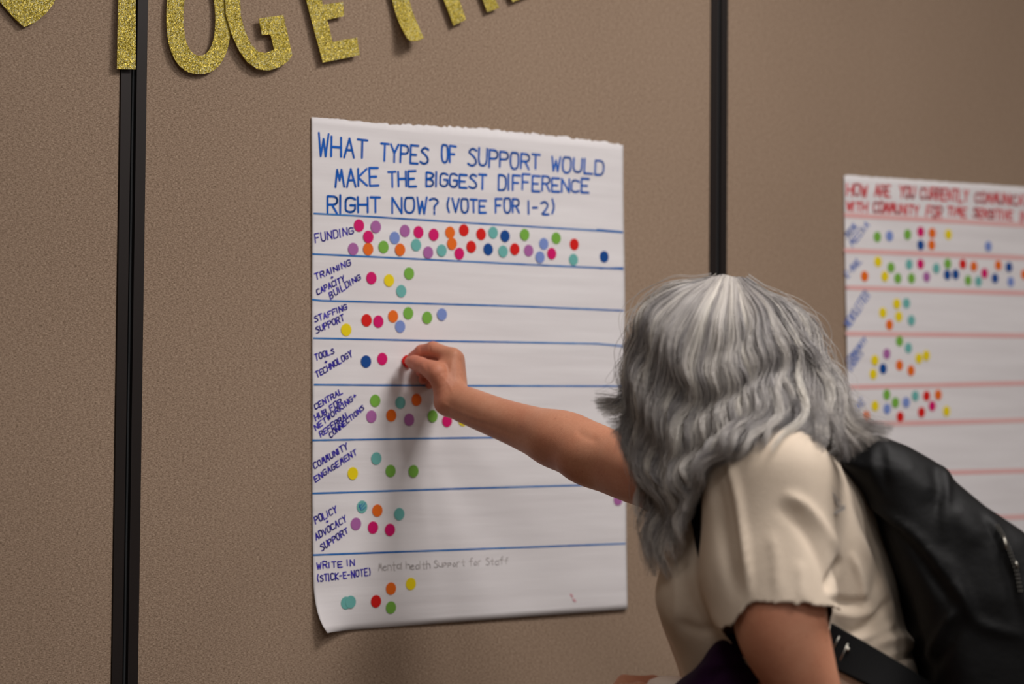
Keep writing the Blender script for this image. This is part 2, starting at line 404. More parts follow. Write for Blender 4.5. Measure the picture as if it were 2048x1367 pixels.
def surf1(X, Z): return -.0042 - .0010 * math.sin(7 * X + 2 * Z) - .0006 * math.sin(23 * Z + 3 * X)
jr = np.cumsum(rng.normal(0, .8, 60)); jr -= np.linspace(jr[0], jr[-1], 60)
def jag(u): return float(np.interp(u, np.linspace(0, 1, 60), jr)) + (rng.uniform(-2.2, 2.2) if u > .2 else rng.uniform(-.6, .6))
C1 = chart('flip_chart_sheet', 'white flip chart sheet with blue heading about types of support, under her hand',
           [(621, 234), (622, 500), (622.5, 800), (623, 1000), (624, 1150), (627, 1215), (632, 1245), (639, 1263)],
           [(1243, 289), (1245, 500), (1246.5, 750), (1248, 950), (1249.5, 1120), (1250.5, 1217)], jag, surf1,
           lambda u, v: -.018 * max(0, 1 - u / .12) ** 2 * max(0, (v - .9) / .1) ** 2)
HW = .0038
hd = [[('WHAT', 634, 311, 731, 315, 43, 35), ('TYPES', 758, 322, 852, 329, 36, 34), ('OF', 880, 325, 908, 325, 33, 29), ('SUPPORT', 932, 332, 1075, 339, 36, 27), ('WOULD', 1099, 342, 1203, 351, 28, 29)],
      [('MAKE', 668, 376, 754, 372, 37, 33), ('THE', 774, 374, 829, 372, 31, 31), ('BIGGEST', 849, 372, 968, 379, 29, 27), ('DIFFERENCE', 993, 379, 1174, 386, 31, 26)],
      [('RIGHT', 652, 426, 757, 425, 35, 31), ('NOW?', 781, 426, 874, 428, 30, 32), ('(VOTE', 888, 425, 968, 425, 27, 23), ('FOR', 987, 425, 1034, 425, 27, 27), ('1-2)', 1053, 428, 1107, 428, 25, 26)]]
for ws in hd:
    for w in ws: k = Ink(surf1); k.text(*w, HW); k.build('heading_word', M_INK, C1)
RL = [[('FUNDING', 625, 486, 703, 468, 22, 17)], [('TRAINING', 626, 560, 698, 530, 14, 13), ('CAPACITY', 630, 590, 686, 562, 13, 13), ('BUILDING', 656, 597, 718, 558, 14, 12), ('+', 657, 559, 663, 557, 8, 8)],
      [('STAFFING', 625, 645, 691, 618, 14, 12), ('SUPPORT', 628, 667, 685, 640, 14, 14)], [('TOOLS', 626, 721, 665, 706, 14, 13), ('+', 645, 728, 651, 726, 8, 8), ('TECHNOLOGY', 628, 755, 701, 712, 13, 14)],
      [('CENTRAL', 625, 819, 681, 786, 13, 12), ('HUB FOR', 626, 841, 680, 806, 13, 12), ('NETWORKING+', 626, 860, 709, 795, 12, 11), ('REFERRAL', 636, 873, 695, 832, 12, 12), ('CONNECTIONS', 656, 875, 724, 818, 11, 10)],
      [('COMMUNITY', 624, 937, 692, 897, 13, 14), ('ENGAGEMENT', 626, 963, 710, 908, 13, 13)], [('POLICY', 626, 1047, 671, 1023, 15, 14), ('+', 648, 1047, 654, 1045, 8, 8), ('ADVOCACY', 627, 1079, 690, 1042, 14, 14), ('SUPPORT', 638, 1102, 693, 1064, 15, 12)],
      [('WRITE IN', 628, 1137, 705, 1130, 16, 13), ('(STICK-E-NOTE)', 628, 1163, 738, 1149, 16, 16)]]
for ws in RL:
    k = Ink(surf1)
    for w in ws: k.text(w[0], w[1] + 3, w[2], w[3] + 1, w[4], w[5] * .82, w[6] * .82, .0021, jit=.07, gap=.45)
    k.build('row_label', M_INK2, C1)
for i, ln in enumerate([[(625, 427), (700, 431), (950, 447), (1190, 461), (1242, 465)], [(623, 508), (690, 511), (1050, 529), (1242, 538)], [(623, 599), (640, 601), (850, 607), (1050, 613), (1242, 621)],
           [(625, 676), (900, 682), (1190, 687), (1243, 692)], [(626, 769), (900, 771), (1245, 772)], [(623, 880), (860, 876), (1245, 871)], [(624, 986), (900, 977), (1180, 969), (1246, 966)], [(624, 1109), (900, 1099), (1247, 1086)]]):
    k = Ink(surf1); k.line(ln, .0027, .10)
    if i == 0: k.line([(1190, 459), (1242, 464)], .0026, .2)
    if i == 1: k.line([(1195, 536.5), (1242, 536)], .0026, .2)
    k.build('ruled_line', M_RULE, C1)
k = Ink(surf1); k.text('Mental health Support for Staff', 754, 1141, 1012, 1127, 16, 14, .0013, jit=.1, gap=.3); k.build('pencil_note', M_PENCIL, C1, 'faint grey pencil handwriting')
k = Ink(surf1); k.line([(1137, 1188), (1140, 1192)], .004); k.line([(1142, 1198), (1146, 1201)], .004); k.build('smudge', M_SMUDGE, C1)

def surf2(X, Z): return -.0040 - .0012 * math.sin(6 * X + 1.5 * Z) - .0006 * math.sin(17 * Z)
C2 = chart('flip_chart_sheet', 'white flip chart sheet with red heading and pink ruled lines, behind the backpack',
           [(1685.5, 350), (1688, 560), (1691, 772), (1694, 1000), (1697, 1200)], [(2192, 384), (2195, 600), (2198, 1000), (2200, 1150)], lambda u: rng.uniform(-.8, .8), surf2)
for ws in [[('HOW', 1690, 390, 1730, 393, 22, 22), ('ARE', 1747, 392, 1777, 394, 24, 22), ('YOU', 1796, 394, 1826, 397, 22, 24), ('CURRENTLY', 1838, 397, 1933, 404, 22, 22), ('COMMUNICATING', 1948, 405, 2082, 413, 20, 20)],
           [('WITH', 1690, 420, 1731, 424, 16, 18), ('COMMUNITY', 1744, 424, 1834, 430, 20, 18), ('FOR', 1850, 432, 1880, 438, 20, 24), ('TIME', 1892, 430, 1930, 434, 16, 18), ('SENSITIVE', 1944, 434, 2022, 440, 18, 18), ('INFO', 2038, 444, 2074, 446, 22, 20)]]:
    for w in ws: k = Ink(surf2); k.text(*w, .0044); k.build('heading_word', M_RED, C2)
for ln in [[(1688, 430), (2040, 450), (2190, 460)], [(1688, 501), (2040, 515), (2190, 522)], [(1690, 575), (2040, 586), (2190, 592)], [(1690, 667), (2040, 671), (2190, 674)],
           [(1692, 774), (2040, 766), (2190, 763)], [(1694, 849), (2040, 840), (2190, 836)], [(1695, 949), (2040, 941), (2190, 937)], [(1696, 1041), (2040, 1033), (2190, 1029)]]:
    k = Ink(surf2); k.line(ln, .0088, .03); k.build('ruled_line', M_PINK, C2)
for ws in [[('SOCIAL', 1692, 478, 1712, 452, 10, 10), ('MEDIA', 1702, 494, 1736, 452, 11, 11)], [('E-MAIL', 1692, 556, 1720, 524, 11, 12)], [('NEWSLETTER', 1694, 656, 1736, 592, 13, 13)],
           [('COMMUNITY', 1693, 727, 1730, 682, 9, 9), ('EVENTS', 1698, 742, 1722, 708, 9, 9)], [('PHONE', 1696, 838, 1726, 806, 12, 12)]]:
    k = Ink(surf2)
    for w in ws: k.text(*w, .0022, jit=.03)
    k.build('row_label', M_BLUE2, C2)

# ------------------------------------------------------------------ dot stickers
def dots(rows, org, sc, surf, group, fmt, R=.0096):
    bm = bmesh.new(); N = 28
    ringA = [bm.verts.new((R * math.cos(2 * math.pi * k / N), -.00015, R * math.sin(2 * math.pi * k / N))) for k in range(N)]
    ringB = [bm.verts.new((R * math.cos(2 * math.pi * k / N), .00015, R * math.sin(2 * math.pi * k / N))) for k in range(N)]
    bm.faces.new(ringA); bm.faces.new(ringB[::-1])
    for k in range(N): bm.faces.new((ringA[k], ringB[k], ringB[(k + 1) % N], ringA[(k + 1) % N]))
    bmesh.ops.recalc_face_normals(bm, faces=bm.faces[:])
    base = bpy.data.meshes.new('dot_sticker'); bm.to_mesh(base); bm.free(); meshes = {}
    ordn = ['first', 'second', 'third', 'fourth', 'fifth', 'sixth', 'seventh', 'eighth']; made = []
    for rowname, items in rows:
        per = {}
        for c, x, y in items: per.setdefault(c, []).append((x, y))
        for c, L in per.items():
            L.sort()
            for i, (x, y) in enumerate(L):
                px, py = org[0] + x / sc, org[1] + y / sc; X, Z = map(float, wall(px, py))
                if c not in meshes:
                    meshes[c] = base.copy(); meshes[c].materials.append(M_DOT[c])
                o = obj('dot_sticker', meshes[c]); o.location = (X, surf(X, Z) - .0008 - (i % 2) * .0004, Z)
                pos = 'the only %s one in' % c if len(L) == 1 else '%s %s one from left in' % (ordn[i], c)
                tag(o, '%s round sticker, %s %s' % (c, pos, fmt % rowname), 'sticker', group); made.append((o, px, py))
    return made
Z2, Z3, Z4 = ((610, 220), 3.151), ((610, 500), 3.417), ((610, 860), 3.151)
G1 = 'voting dot stickers on the blue-headed chart'
dots([('FUNDING', [('magenta', 329, 728), ('violet', 434, 736), ('magenta', 387, 799), ('violet', 617, 762), ('blue', 553, 806), ('magenta', 702, 770), ('magenta', 797, 786), ('orange', 900, 772), ('orange', 911, 843), ('red', 987, 758), ('red', 1095, 783), ('teal', 1171, 773), ('navy', 1245, 795), ('green', 1369, 786), ('blue', 1490, 844), ('green', 1569, 808), ('red', 1683, 847), ('violet', 293, 876), ('orange', 387, 876), ('green', 483, 863), ('orange', 586, 880), ('teal', 687, 851), ('violet', 762, 898), ('teal', 847, 885), ('magenta', 958, 905), ('red', 1032, 862), ('navy', 1139, 878), ('teal', 1232, 891), ('red', 1306, 877), ('violet', 1394, 886), ('blue', 1465, 928), ('magenta', 1539, 905), ('teal', 1677, 943), ('navy', 1872, 925)])], *Z2, surf1, G1, 'the %s row')
dots([('TRAINING', [('magenta', 443, 191), ('yellow', 563, 207), ('green', 698, 160), ('teal', 646, 280)]),
      ('STAFFING', [('yellow', 273, 544), ('red', 412, 479), ('magenta', 492, 488), ('orange', 592, 452), ('blue', 640, 522), ('green', 695, 431), ('green', 823, 461), ('blue', 923, 439)]),
      ('TOOLS', [('navy', 407, 761), ('magenta', 518, 743)]),
      ('CENTRAL HUB', [('green', 468, 1028), ('violet', 442, 1136), ('orange', 577, 1129), ('teal', 639, 1041), ('orange', 748, 1022), ('violet', 698, 1158), ('green', 858, 1133), ('magenta', 957, 1166), ('yellow', 1065, 1160)])], *Z3, surf1, G1, 'the %s row')
held = dots([('TOOLS', [('red', 681, 758)])], *Z3, surf1, G1, 'the %s row')[0][0]
held['label'] = 'red round sticker pinched between her thumb and finger'; held.location.y -= .004; held.rotation_euler = (0, 0, -.3)
m4 = dots([('COMMUNITY', [('teal', 440, 177), ('yellow', 293, 271), ('green', 530, 256), ('green', 673, 257), ('violet', 1959, 436)]),
      ('POLICY', [('teal', 352, 481), ('orange', 448, 505), ('teal', 585, 527), ('violet', 313, 589), ('magenta', 420, 612), ('magenta', 526, 626)]),
      ('WRITE IN', [('teal', 248, 1086), ('teal', 276, 1080), ('red', 437, 1076), ('orange', 531, 996), ('yellow', 656, 966), ('green', 531, 1115)])], *Z4, surf1, G1, 'the %s row')
for o, px, py in m4:
    if o['label'].startswith('violet') and 'COMMUNITY' in o['label']: o['label'] = 'violet round sticker alone on the right edge of the chart, below the forearm'
    if abs(px - 721.7) < 1 and o['label'].startswith('teal'):
        k = Ink(lambda X, Z: surf1(X, Z) - .0014)
        for q in (((716, 1008), (719, 1019)), ((718, 1017), (727, 1006)), ((721, 1019), (728, 1013)), ((715, 1013), (722, 1006))): k.line(q, .0012)
        k.build('pen_scribble', M_RULE, o); o['label'] = 'teal round sticker with pen scribble on it, in the POLICY row'
G2 = 'voting dot stickers on the red-headed chart'
dots([('first', [('green', 203, 357), ('blue', 264, 353), ('green', 354, 345), ('magenta', 420, 332), ('navy', 420, 398), ('orange', 477, 338), ('orange', 475, 397), ('yellow', 558, 345), ('blue', 756, 404)]),
      ('second', [('orange', 138, 553), ('yellow', 206, 480), ('yellow', 239, 553), ('green', 271, 509), ('green', 304, 563), ('teal', 362, 494), ('green', 373, 563), ('magenta', 419, 492), ('violet', 449, 556), ('teal', 497, 513), ('green', 554, 490), ('navy', 552, 546), ('navy', 593, 543), ('red', 630, 492), ('green', 656, 573), ('orange', 684, 503), ('teal', 707, 578), ('magenta', 737, 538), ('navy', 789, 563), ('orange', 806, 498), ('navy', 858, 507), ('blue', 867, 580), ('orange', 934, 544)]),
      ('third', [('yellow', 298, 690), ('teal', 347, 687), ('yellow', 228, 734), ('yellow', 308, 753), ('orange', 261, 794), ('teal', 370, 772)]),
      ('fourth', [('green', 311, 875), ('teal', 355, 909), ('violet', 247, 938), ('yellow', 187, 970), ('yellow', 180, 1039), ('navy', 229, 1012), ('orange', 311, 995), ('orange', 368, 1021), ('yellow', 408, 961), ('yellow', 445, 946)]),
      ('fifth', [('green', 248, 1141), ('yellow', 190, 1197), ('green', 291, 1180), ('blue', 345, 1179), ('blue', 250, 1212), ('red', 316, 1251), ('teal', 391, 1147), ('red', 448, 1147), ('orange', 505, 1141), ('magenta', 476, 1197), ('red', 422, 1228), ('yellow', 547, 1223), ('orange', 146, 1247)])],
     (1670, 330), 2.487, surf2, G2, '%s row of red-headed chart')

# ------------------------------------------------------------------ implicit surfaces
def cone(a, b, ra, rb, k=.01, sc=(1, 1, 1)): return ('c', np.array(a, float), np.array(b, float), ra, rb, k, np.array(sc, float))
def elli(c, r, k=.02, R=None): return ('e', np.array(c, float), np.array(r, float), R, 0, k, None)
def chain(pts, k=.008): return [cone(pts[i][0], pts[i + 1][0], pts[i][1], pts[i + 1][1], k) for i in range(len(pts) - 1)]

def limb(pts, k=.02, n=4):
    A = spline([list(p) + [r] for p, r in pts], n); return chain([(a[:3], a[3]) for a in A], k)

def pdist(p, X):
    if p[0] == 'c':
        _, a, b, ra, rb, k, sc = p; ab = (b - a) / sc; Y = (X - a) / sc
        t = np.clip(Y @ ab.astype(np.float32) / max(ab @ ab, 1e-9), 0, 1)
        d = Y - t[..., None] * ab.astype(np.float32)
        return np.sqrt((d * d).sum(-1)) - (ra + (rb - ra) * t)
    _, c, r, R, _, k, _ = p; Y = X - c
    if R is not None: Y = Y @ R.T
    q = Y / r; q2 = Y / (r * r)
    l = np.sqrt((q * q).sum(-1)) + 1e-9; g = np.sqrt((q2 * q2).sum(-1)) + 1e-9
    return l * (l - 1) / g
def pbox(p):
    if p[0] == 'c': s = max(p[6]); r = max(p[3], p[4]) * s; return np.minimum(p[1], p[2]) - r, np.maximum(p[1], p[2]) + r
    r = np.full(3, max(p[2])) if p[3] is not None else p[2]; return p[1] - r, p[1] + r
def smin(a, b, k):
    h = np.maximum(k - np.abs(a - b), 0) / k; return np.minimum(a, b) - h * h * k * .25
def field(prims, X):
    v = np.full(X.shape[:-1], 1., np.float32)
    for p in prims: v = smin(v, pdist(p, X), max(p[5], 1e-4))
    return v
def nets(prims, h, extra=None):
    lo = np.min([pbox(p)[0] for p in prims], 0) - .012; hi = np.max([pbox(p)[1] for p in prims], 0) + .012
    n = np.ceil((hi - lo) / h).astype(int) + 1
    ax = [(lo[i] + h * np.arange(n[i])).astype(np.float32) for i in range(3)]
    v = np.full(n, 1., np.float32)
    for p in prims:
        a, b = pbox(p); mg = 3 * p[5] + .02
        i0 = np.maximum(((a - mg - lo) / h).astype(int), 0); i1 = np.minimum(((b + mg - lo) / h).astype(int) + 2, n)
        sl = tuple(slice(i0[i], i1[i]) for i in range(3))
        X = np.stack(np.meshgrid(*[ax[i][sl[i]] for i in range(3)], indexing='ij'), -1)
        v[sl] = smin(v[sl], pdist(p, X), max(p[5], 1e-4))
    if extra is not None:
        X = np.stack(np.meshgrid(*ax, indexing='ij'), -1); v = extra(X, v)
    s = v < 0
    cs = [s[dx:n[0] - 1 + dx, dy:n[1] - 1 + dy, dz:n[2] - 1 + dz] for dx in (0, 1) for dy in (0, 1) for dz in (0, 1)]
    cnt = sum(c.astype(np.int8) for c in cs); act = (cnt > 0) & (cnt < 8); I = np.argwhere(act)
    cor = [(dx, dy, dz) for dx in (0, 1) for dy in (0, 1) for dz in (0, 1)]
    val = np.stack([v[I[:, 0] + c[0], I[:, 1] + c[1], I[:, 2] + c[2]] for c in cor], 1)
    acc = np.zeros((len(I), 3)); num = np.zeros(len(I))
    for a in range(8):
        for b in range(a + 1, 8):
            if sum(abs(cor[a][i] - cor[b][i]) for i in range(3)) != 1: continue
            m = (val[:, a] < 0) != (val[:, b] < 0); t = np.zeros(len(I)); t[m] = val[m, a] / (val[m, a] - val[m, b])
            pt = np.array(cor[a]) + t[:, None] * (np.array(cor[b]) - np.array(cor[a])); acc[m] += pt[m]; num[m] += 1
    V = lo + h * (I + acc / num[:, None])
    idx = np.full(act.shape, -1, np.int64); idx[act] = np.arange(len(I)); Q = []
    for axis in range(3):
        o1, o2 = [i for i in range(3) if i != axis]
        a = np.take(s, range(n[axis] - 1), axis); b = np.take(s, range(1, n[axis]), axis)
        for sign, m in ((0, a & ~b), (1, ~a & b)):
            E = np.argwhere(m); E = E[(E[:, o1] > 0) & (E[:, o2] > 0) & (E[:, o1] < n[o1] - 1) & (E[:, o2] < n[o2] - 1)]
            if not len(E): continue
            def g(d1, d2):
                e = E.copy(); e[:, o1] += d1; e[:, o2] += d2; return idx[e[:, 0], e[:, 1], e[:, 2]]
            q = np.stack([g(-1, -1), g(0, -1), g(0, 0), g(-1, 0)], 1)
            if (axis == 1) ^ bool(sign): q = q[:, ::-1]
            Q.append(q)
    return V, np.concatenate(Q)

def mesh_np(name, V, Q, m, parent, base, attr=None):
    me = bpy.data.meshes.new(name); V = np.asarray(V) - base
    me.vertices.add(len(V)); me.vertices.foreach_set('co', V.astype(np.float32).ravel())
    me.loops.add(Q.size); me.loops.foreach_set('vertex_index', Q.astype(np.int32).ravel())
    me.polygons.add(len(Q)); me.polygons.foreach_set('loop_start', np.arange(0, Q.size, Q.shape[1], dtype=np.int32))
    me.polygons.foreach_set('use_smooth', np.ones(len(Q), bool)); me.update(calc_edges=True); me.validate()
    if attr is not None:
        a = me.attributes.new('flush', 'FLOAT', 'POINT'); a.data.foreach_set('value', attr.astype(np.float32))
    return obj(name, me, m, parent)

def vnormals(V, Q):
    fn = np.cross(V[Q[:, 1]] - V[Q[:, 0]], V[Q[:, 2]] - V[Q[:, 0]]); N = np.zeros_like(V)
    for i in range(Q.shape[1]): np.add.at(N, Q[:, i], fn)
    return N / (np.linalg.norm(N, axis=1)[:, None] + 1e-12)

def seg2(px, py, poly, taper=True):
    P = np.stack([px, py], 1); d = np.full(len(P), 1e9); al = np.zeros(len(P)); n = len(poly) - 1
    for i, (a, b) in enumerate(zip(poly[:-1], poly[1:])):
        a, b = np.array(a, float), np.array(b, float); t = np.clip((P - a) @ (b - a) / ((b - a) @ (b - a)), 0, 1)
        dd = np.linalg.norm(P - a - t[:, None] * (b - a), axis=1); m = dd < d; d[m] = dd[m]; al[m] = (i + t[m]) / n
    return d, (np.clip(np.sin(al * math.pi) * 1.6, 0, 1) if taper else 1)

def folds(V, Q, L, it=2):          # press creases and ridges into the side of a form that shows them
    N = vnormals(V, Q); px, py, z = k2px(V); off = np.zeros(len(V)); facing = np.clip(-N @ K_F * 3 + .6, 0, 1)
    for poly, amp, w in L:
        d_, tp = seg2(px, py, spline(poly, 5)); off += amp * tp * np.exp(-(d_ / w) ** 2)
    V = V + N * (off * facing)[:, None]
    E = np.concatenate([Q[:, [i, (i + 1) % 4]] for i in range(4)])
    for _ in range(it):
        S = np.zeros_like(V); c = np.zeros(len(V)); np.add.at(S, E[:, 0], V[E[:, 1]]); np.add.at(S, E[:, 1], V[E[:, 0]]); np.add.at(c, E[:, 0], 1); np.add.at(c, E[:, 1], 1)
        V = V * .5 + .5 * S / np.maximum(c, 1)[:, None]
    return V

def noise3(X, s, seed=0):          # smooth pseudo-random field
    r = np.random.default_rng(seed); o = 0
    for _ in range(6):
        w = r.normal(0, s, 3); o = o + np.sin(X @ w + r.uniform(0, 6.28))
    return o / 3

# ------------------------------------------------------------------ the woman
hip = KP(1648, 1500, 3.16); BASE = np.array([hip[0] - .03, hip[1], 0])
PW = k2w(BASE) + np.array([0, -CAMD, 0])
person = empty('person', PW, 'woman with long wavy grey hair in a cream T-shirt pressing a sticker onto the chart', 'person', rz=-YAW)
P = lambda x, y, d: KP(x, y, d)

def rot_from(f, up):
    f = np.array(f, float); f /= np.linalg.norm(f); s = np.cross(f, up); s /= np.linalg.norm(s); u = np.cross(s, f); return np.stack([f, s, u])
HR = rot_from((-.90, .16, -.36), (-.25, .0, 1)); HC = P(1432, 750, 3.17)
def H(f, s, u): return HC + f * HR[0] + s * HR[1] + u * HR[2]
head = [elli(H(-.012, 0, .018), (.094, .074, .088), .03, HR), elli(H(.03, 0, -.035), (.058, .058, .075), .04, HR), elli(H(.055, 0, -.095), (.026, .028, .02), .03, HR),
        cone(H(.088, 0, .005), H(.108, 0, -.035), .008, .012, .012), elli(H(.098, 0, -.04), (.012, .017, .009), .01, HR), elli(H(.083, 0, -.064), (.012, .024, .006), .006, HR), elli(H(.08, 0, -.074), (.012, .02, .007), .006, HR),
        elli(H(.078, 0, .028), (.018, .05, .010), .02, HR)]
for s in (-1, 1):
    head += [elli(H(-.004, s * .073, -.012), (.017, .008, .030), .008, HR), elli(H(-.004, s * .071, -.038), (.008, .006, .010), .006, HR), elli(H(.06, s * .038, -.03), (.022, .02, .02), .03, HR)]
head += [cone(P(1500, 850, 3.17), P(1545, 925, 3.16), .055, .060, .04), cone(H(-.04, 0, -.04), P(1545, 925, 3.16), .058, .062, .04)]
def eyes_cut(X, v):
    for s in (-1, 1):
        d = np.sqrt(((X - H(.094, s * .030, .002)) ** 2).sum(-1)) - .016; v = -smin(-v, d, .012)
    return v
hV, hQ = nets(head, .003, eyes_cut)

# torso, legs (under the clothes)
def torso(g):
    return [elli(P(1540, 1040, 3.15), (.118 + g, .150 + g, .13 + g), .06), elli(P(1408, 1185, 3.09), (.052 + g,) * 3, .05), elli(P(1408, 1185, 3.23), (.052 + g,) * 3, .05),
            elli(P(1568, 1190, 3.16), (.128 + g, .135 + g, .14 + g), .07), elli(P(1588, 1325, 3.16), (.130 + g, .135 + g, .13 + g), .07), elli(P(1635, 1450, 3.16), (.125 + g, .155 + g, .12 + g), .07),
            elli(P(1565, 958, 3.0), (.044 + g, .044 + g, .044 + g), .06), elli(P(1425, 965, 3.30), (.044 + g,) * 3, .06), elli(P(1535, 925, 3.15), (.055 + g, .09 + g, .035 + g), .05)]
hx, hy, hz = hip
legsL = []
for s, kx, ax_ in ((-1, -.01, .07), (1, -.10, -.10)):
    y = hy + s * .085
    legsL += chain([((hx, y, hz - .02), .092), ((hx + kx, y + s * .01, .50), .060), ((hx + ax_, y + s * .015, .10), .040)], .03)
    legsL += [cone((hx + ax_, y + s * .015, .05), (hx + ax_ - .15, y + s * .02, .035), .036, .026, .03, (1, 1, .8))]
bV, bQ = nets(torso(-.022) + legsL, .0065)

# near arm (bent, carrying the cloth) with its hand
el = P(1646, 1468, 2.97); wr_ = P(1385, 1408, 3.15)
nearA = limb([(P(1562, 965, 3.01), .038), (P(1558, 1100, 2.97), .044), (P(1560, 1200, 2.955), .050), (P(1562, 1250, 2.95), .0515), (P(1582, 1305, 2.952), .0465), (P(1610, 1367, 2.955), .0380), (el, .035)], .010)
nearA += limb([(el, .035), (P(1578, 1446, 3.005), .036), (P(1514, 1402, 3.045), .036), (P(1446, 1400, 3.10), .030), (wr_, .024)], .010)
kn = [P(1305, 1368, 3.19), P(1300, 1374, 3.215), P(1298, 1384, 3.235), P(1300, 1396, 3.25)]
for i, q in enumerate(kn): nearA.append(cone(wr_, q, .017, .0125, .012))
lenf = (1, 1.08, 1.0, .8)
for i, q in enumerate(kn):
    d1 = np.array([-.036, -.004, -.004]) * lenf[i]; d2 = np.array([-.018, -.012, -.017]) * lenf[i]; d3 = np.array([-.004, -.010, -.018]) * lenf[i]
    if i == 0: d1 = np.array([-.038, -.010, .004])
    nearA += chain([(q, .0115), (q + d1, .0095), (q + d1 + d2, .0085), (q + d1 + d2 + d3, .0072)], .004)
nearA += chain([(wr_ + (-.008, -.015, 0), .015), (P(1318, 1392, 3.15), .0125), (P(1280, 1382, 3.15), .0105), (P(1250, 1378, 3.16), .0085)], .010)
aV, aQ = nets(nearA, .003)

# far arm reaching to the chart, with the pinching hand
W0 = P(903, 799, 3.675)
farA = limb([(P(1425, 965, 3.30), .046), (P(1340, 962, 3.365), .042), (P(1275, 944, 3.425), .041), (P(1215, 921, 3.48), .0405), (P(1160, 895, 3.515), .0385), (P(1100, 873, 3.55), .0345),
              (P(1045, 853, 3.585), .029), (P(990, 833, 3.62), .0255), (P(945, 815, 3.65), .0235), (P(912, 802, 3.672), .021)], .012)
farA += [elli(P(890, 807, 3.670), (.0155, .019, .015), .010), elli(P(1170, 915, 3.49), (.035, .03, .028), .03), elli(P(1120, 878, 3.535), (.04, .03, .030), .03)]
K = {'i': (P(906, 712, 3.690), .0118), 'm': (P(911, 716, 3.712), .0118), 'r': (P(911, 727, 3.733), .0112), 'p': (P(905, 740, 3.752), .0100)}
for i, key in enumerate('imrp'):
    q, r = K[key]; farA.append(cone(W0 + np.array([.0, .004 * i - .004, 0]), q, .0185, r + .0010, .014))
farA += [cone(P(890, 765, 3.690), P(900, 722, 3.70), .017, .012, .014), cone(P(902, 762, 3.70), P(906, 730, 3.72), .019, .014, .014)]
farA += chain([K['i'], (P(866, 697, 3.706), .0108), (P(843, 702, 3.720), .0096), (P(824, 714, 3.733), .0076)], .004)
farA += chain([K['m'], (P(869, 709, 3.738), .0108), (P(849, 724, 3.748), .0095), (P(842, 744, 3.744), .0078)], .004)
farA += chain([K['r'], (P(874, 731, 3.760), .0100), (P(854, 746, 3.762), .0088), (P(846, 759, 3.753), .0074)], .004)
farA += chain([K['p'], (P(884, 750, 3.775), .0088), (P(868, 762, 3.773), .0078), (P(859, 769, 3.764), .0068)], .004)
farA += chain([(P(890, 780, 3.672), .0165), (P(872, 745, 3.667), .0135), (P(856, 736, 3.677), .0112), (P(841, 729, 3.690), .0106), (P(829, 724.5, 3.703), .0096), (P(819, 722, 3.714), .0076)], .008)
farA += [cone(P(868, 742, 3.675), P(895, 728, 3.692), .0085, .009, .014)]
fV, fQ = nets(farA, .0016)
fV = folds(fV, fQ, [([(1150, 858), (1172, 872), (1200, 882)], -.0016, 9), ([(890, 812), (940, 838), (1000, 858), (1040, 878)], -.0008, 5), ([(882, 803), (915, 822), (980, 846)], .0010, 4),
                    ([(853, 722), (856, 742)], -.0006, 2), ([(849, 723), (852, 740)], -.0004, 1.6), ([(859, 690), (860, 706)], -.0010, 2), ([(841, 694), (842, 708)], -.0010, 2),
                    ([(862, 764), (884, 746), (900, 742)], -.0005, 3), ([(868, 780), (890, 770)], -.0004, 3), ([(905, 716), (900, 745), (903, 775)], .0008, 3.5), ([(878, 745), (895, 765), (908, 790)], .0006, 3),
                    ([(914, 708), (918, 735), (916, 765)], -.0006, 3)], 1)
px, py, z = k2px(fV)
fl = np.clip((905 - px) / 60, 0, 1) * .4 + np.clip((845 - px) / 40, 0, 1) * .2 + np.clip(z - 3.705, 0, .03) / .03 * (px < 890) * .3
parts = [(bV, bQ, None), (hV, hQ, None), (aV, aQ, None), (fV, fQ, fl)]
V = np.concatenate([p[0] for p in parts]); off = np.cumsum([0] + [len(p[0]) for p in parts])
Q = np.concatenate([p[1] + off[i] for i, p in enumerate(parts)]); A = np.concatenate([p[2] if p[2] is not None else np.zeros(len(p[0])) for p in parts])
body = mesh_np('body', V, Q, M_SKIN, person, BASE, A)

def disc_el(name, c, R, r, m, parent, n=16):
    bm = bmesh.new(); bmesh.ops.create_uvsphere(bm, u_segments=n, v_segments=n // 2 + 2, radius=1)
    for v in bm.verts: v.co = Vector(c - BASE) + Vector((np.array(v.co) * r) @ R)
    me = bpy.data.meshes.new(name); bm.to_mesh(me); bm.free(); me.polygons.foreach_set('use_smooth', [True] * len(me.polygons)); return obj(name, me, m, parent)
tdir = P(819, 722, 3.714) - P(841, 729, 3.69); NR = rot_from(tdir, (0.25, -1, .35))
disc_el('thumbnail', P(822.5, 720.5, 3.7015) , NR, (.0072, .0054, .0018), M_NAIL, body)
for s in (-1, 1): disc_el('eye', H(.083, s * .030, .002), HR, (.0115,) * 3, M_EYE, body)

# shirt
g = .008
tor = torso(g)
slN = [cone(P(1562, 962, 3.0), P(1574, 1240, 2.950), .058, .066, .04), cone(P(1500, 975, 3.01), P(1492, 1140, 2.985), .052, .046, .05), cone(P(1492, 1140, 2.985), P(1520, 1260, 2.965), .046, .046, .04)]
slF = [cone(P(1425, 965, 3.30), P(1250, 935, 3.45), .058, .056, .03)]
sV, sQ = nets(tor + slN + slF, .004)
px, py, z = k2px(sV)
ds = field(slN, sV.astype(np.float32)); dt = field(tor, sV.astype(np.float32)); df = field(slF, sV.astype(np.float32))
hem = np.interp(px, [1440, 1466, 1480, 1504, 1509, 1600, 1660], [1262, 1250, 1236, 1206, 1208, 1210, 1218]) + 2.0 * np.sin(px / 7) + 1.2 * np.sin(px / 3.1)
isn = (ds < dt - .004) & (z < 3.08)
farhem = 1284 + 4 * np.sin(py / 6)
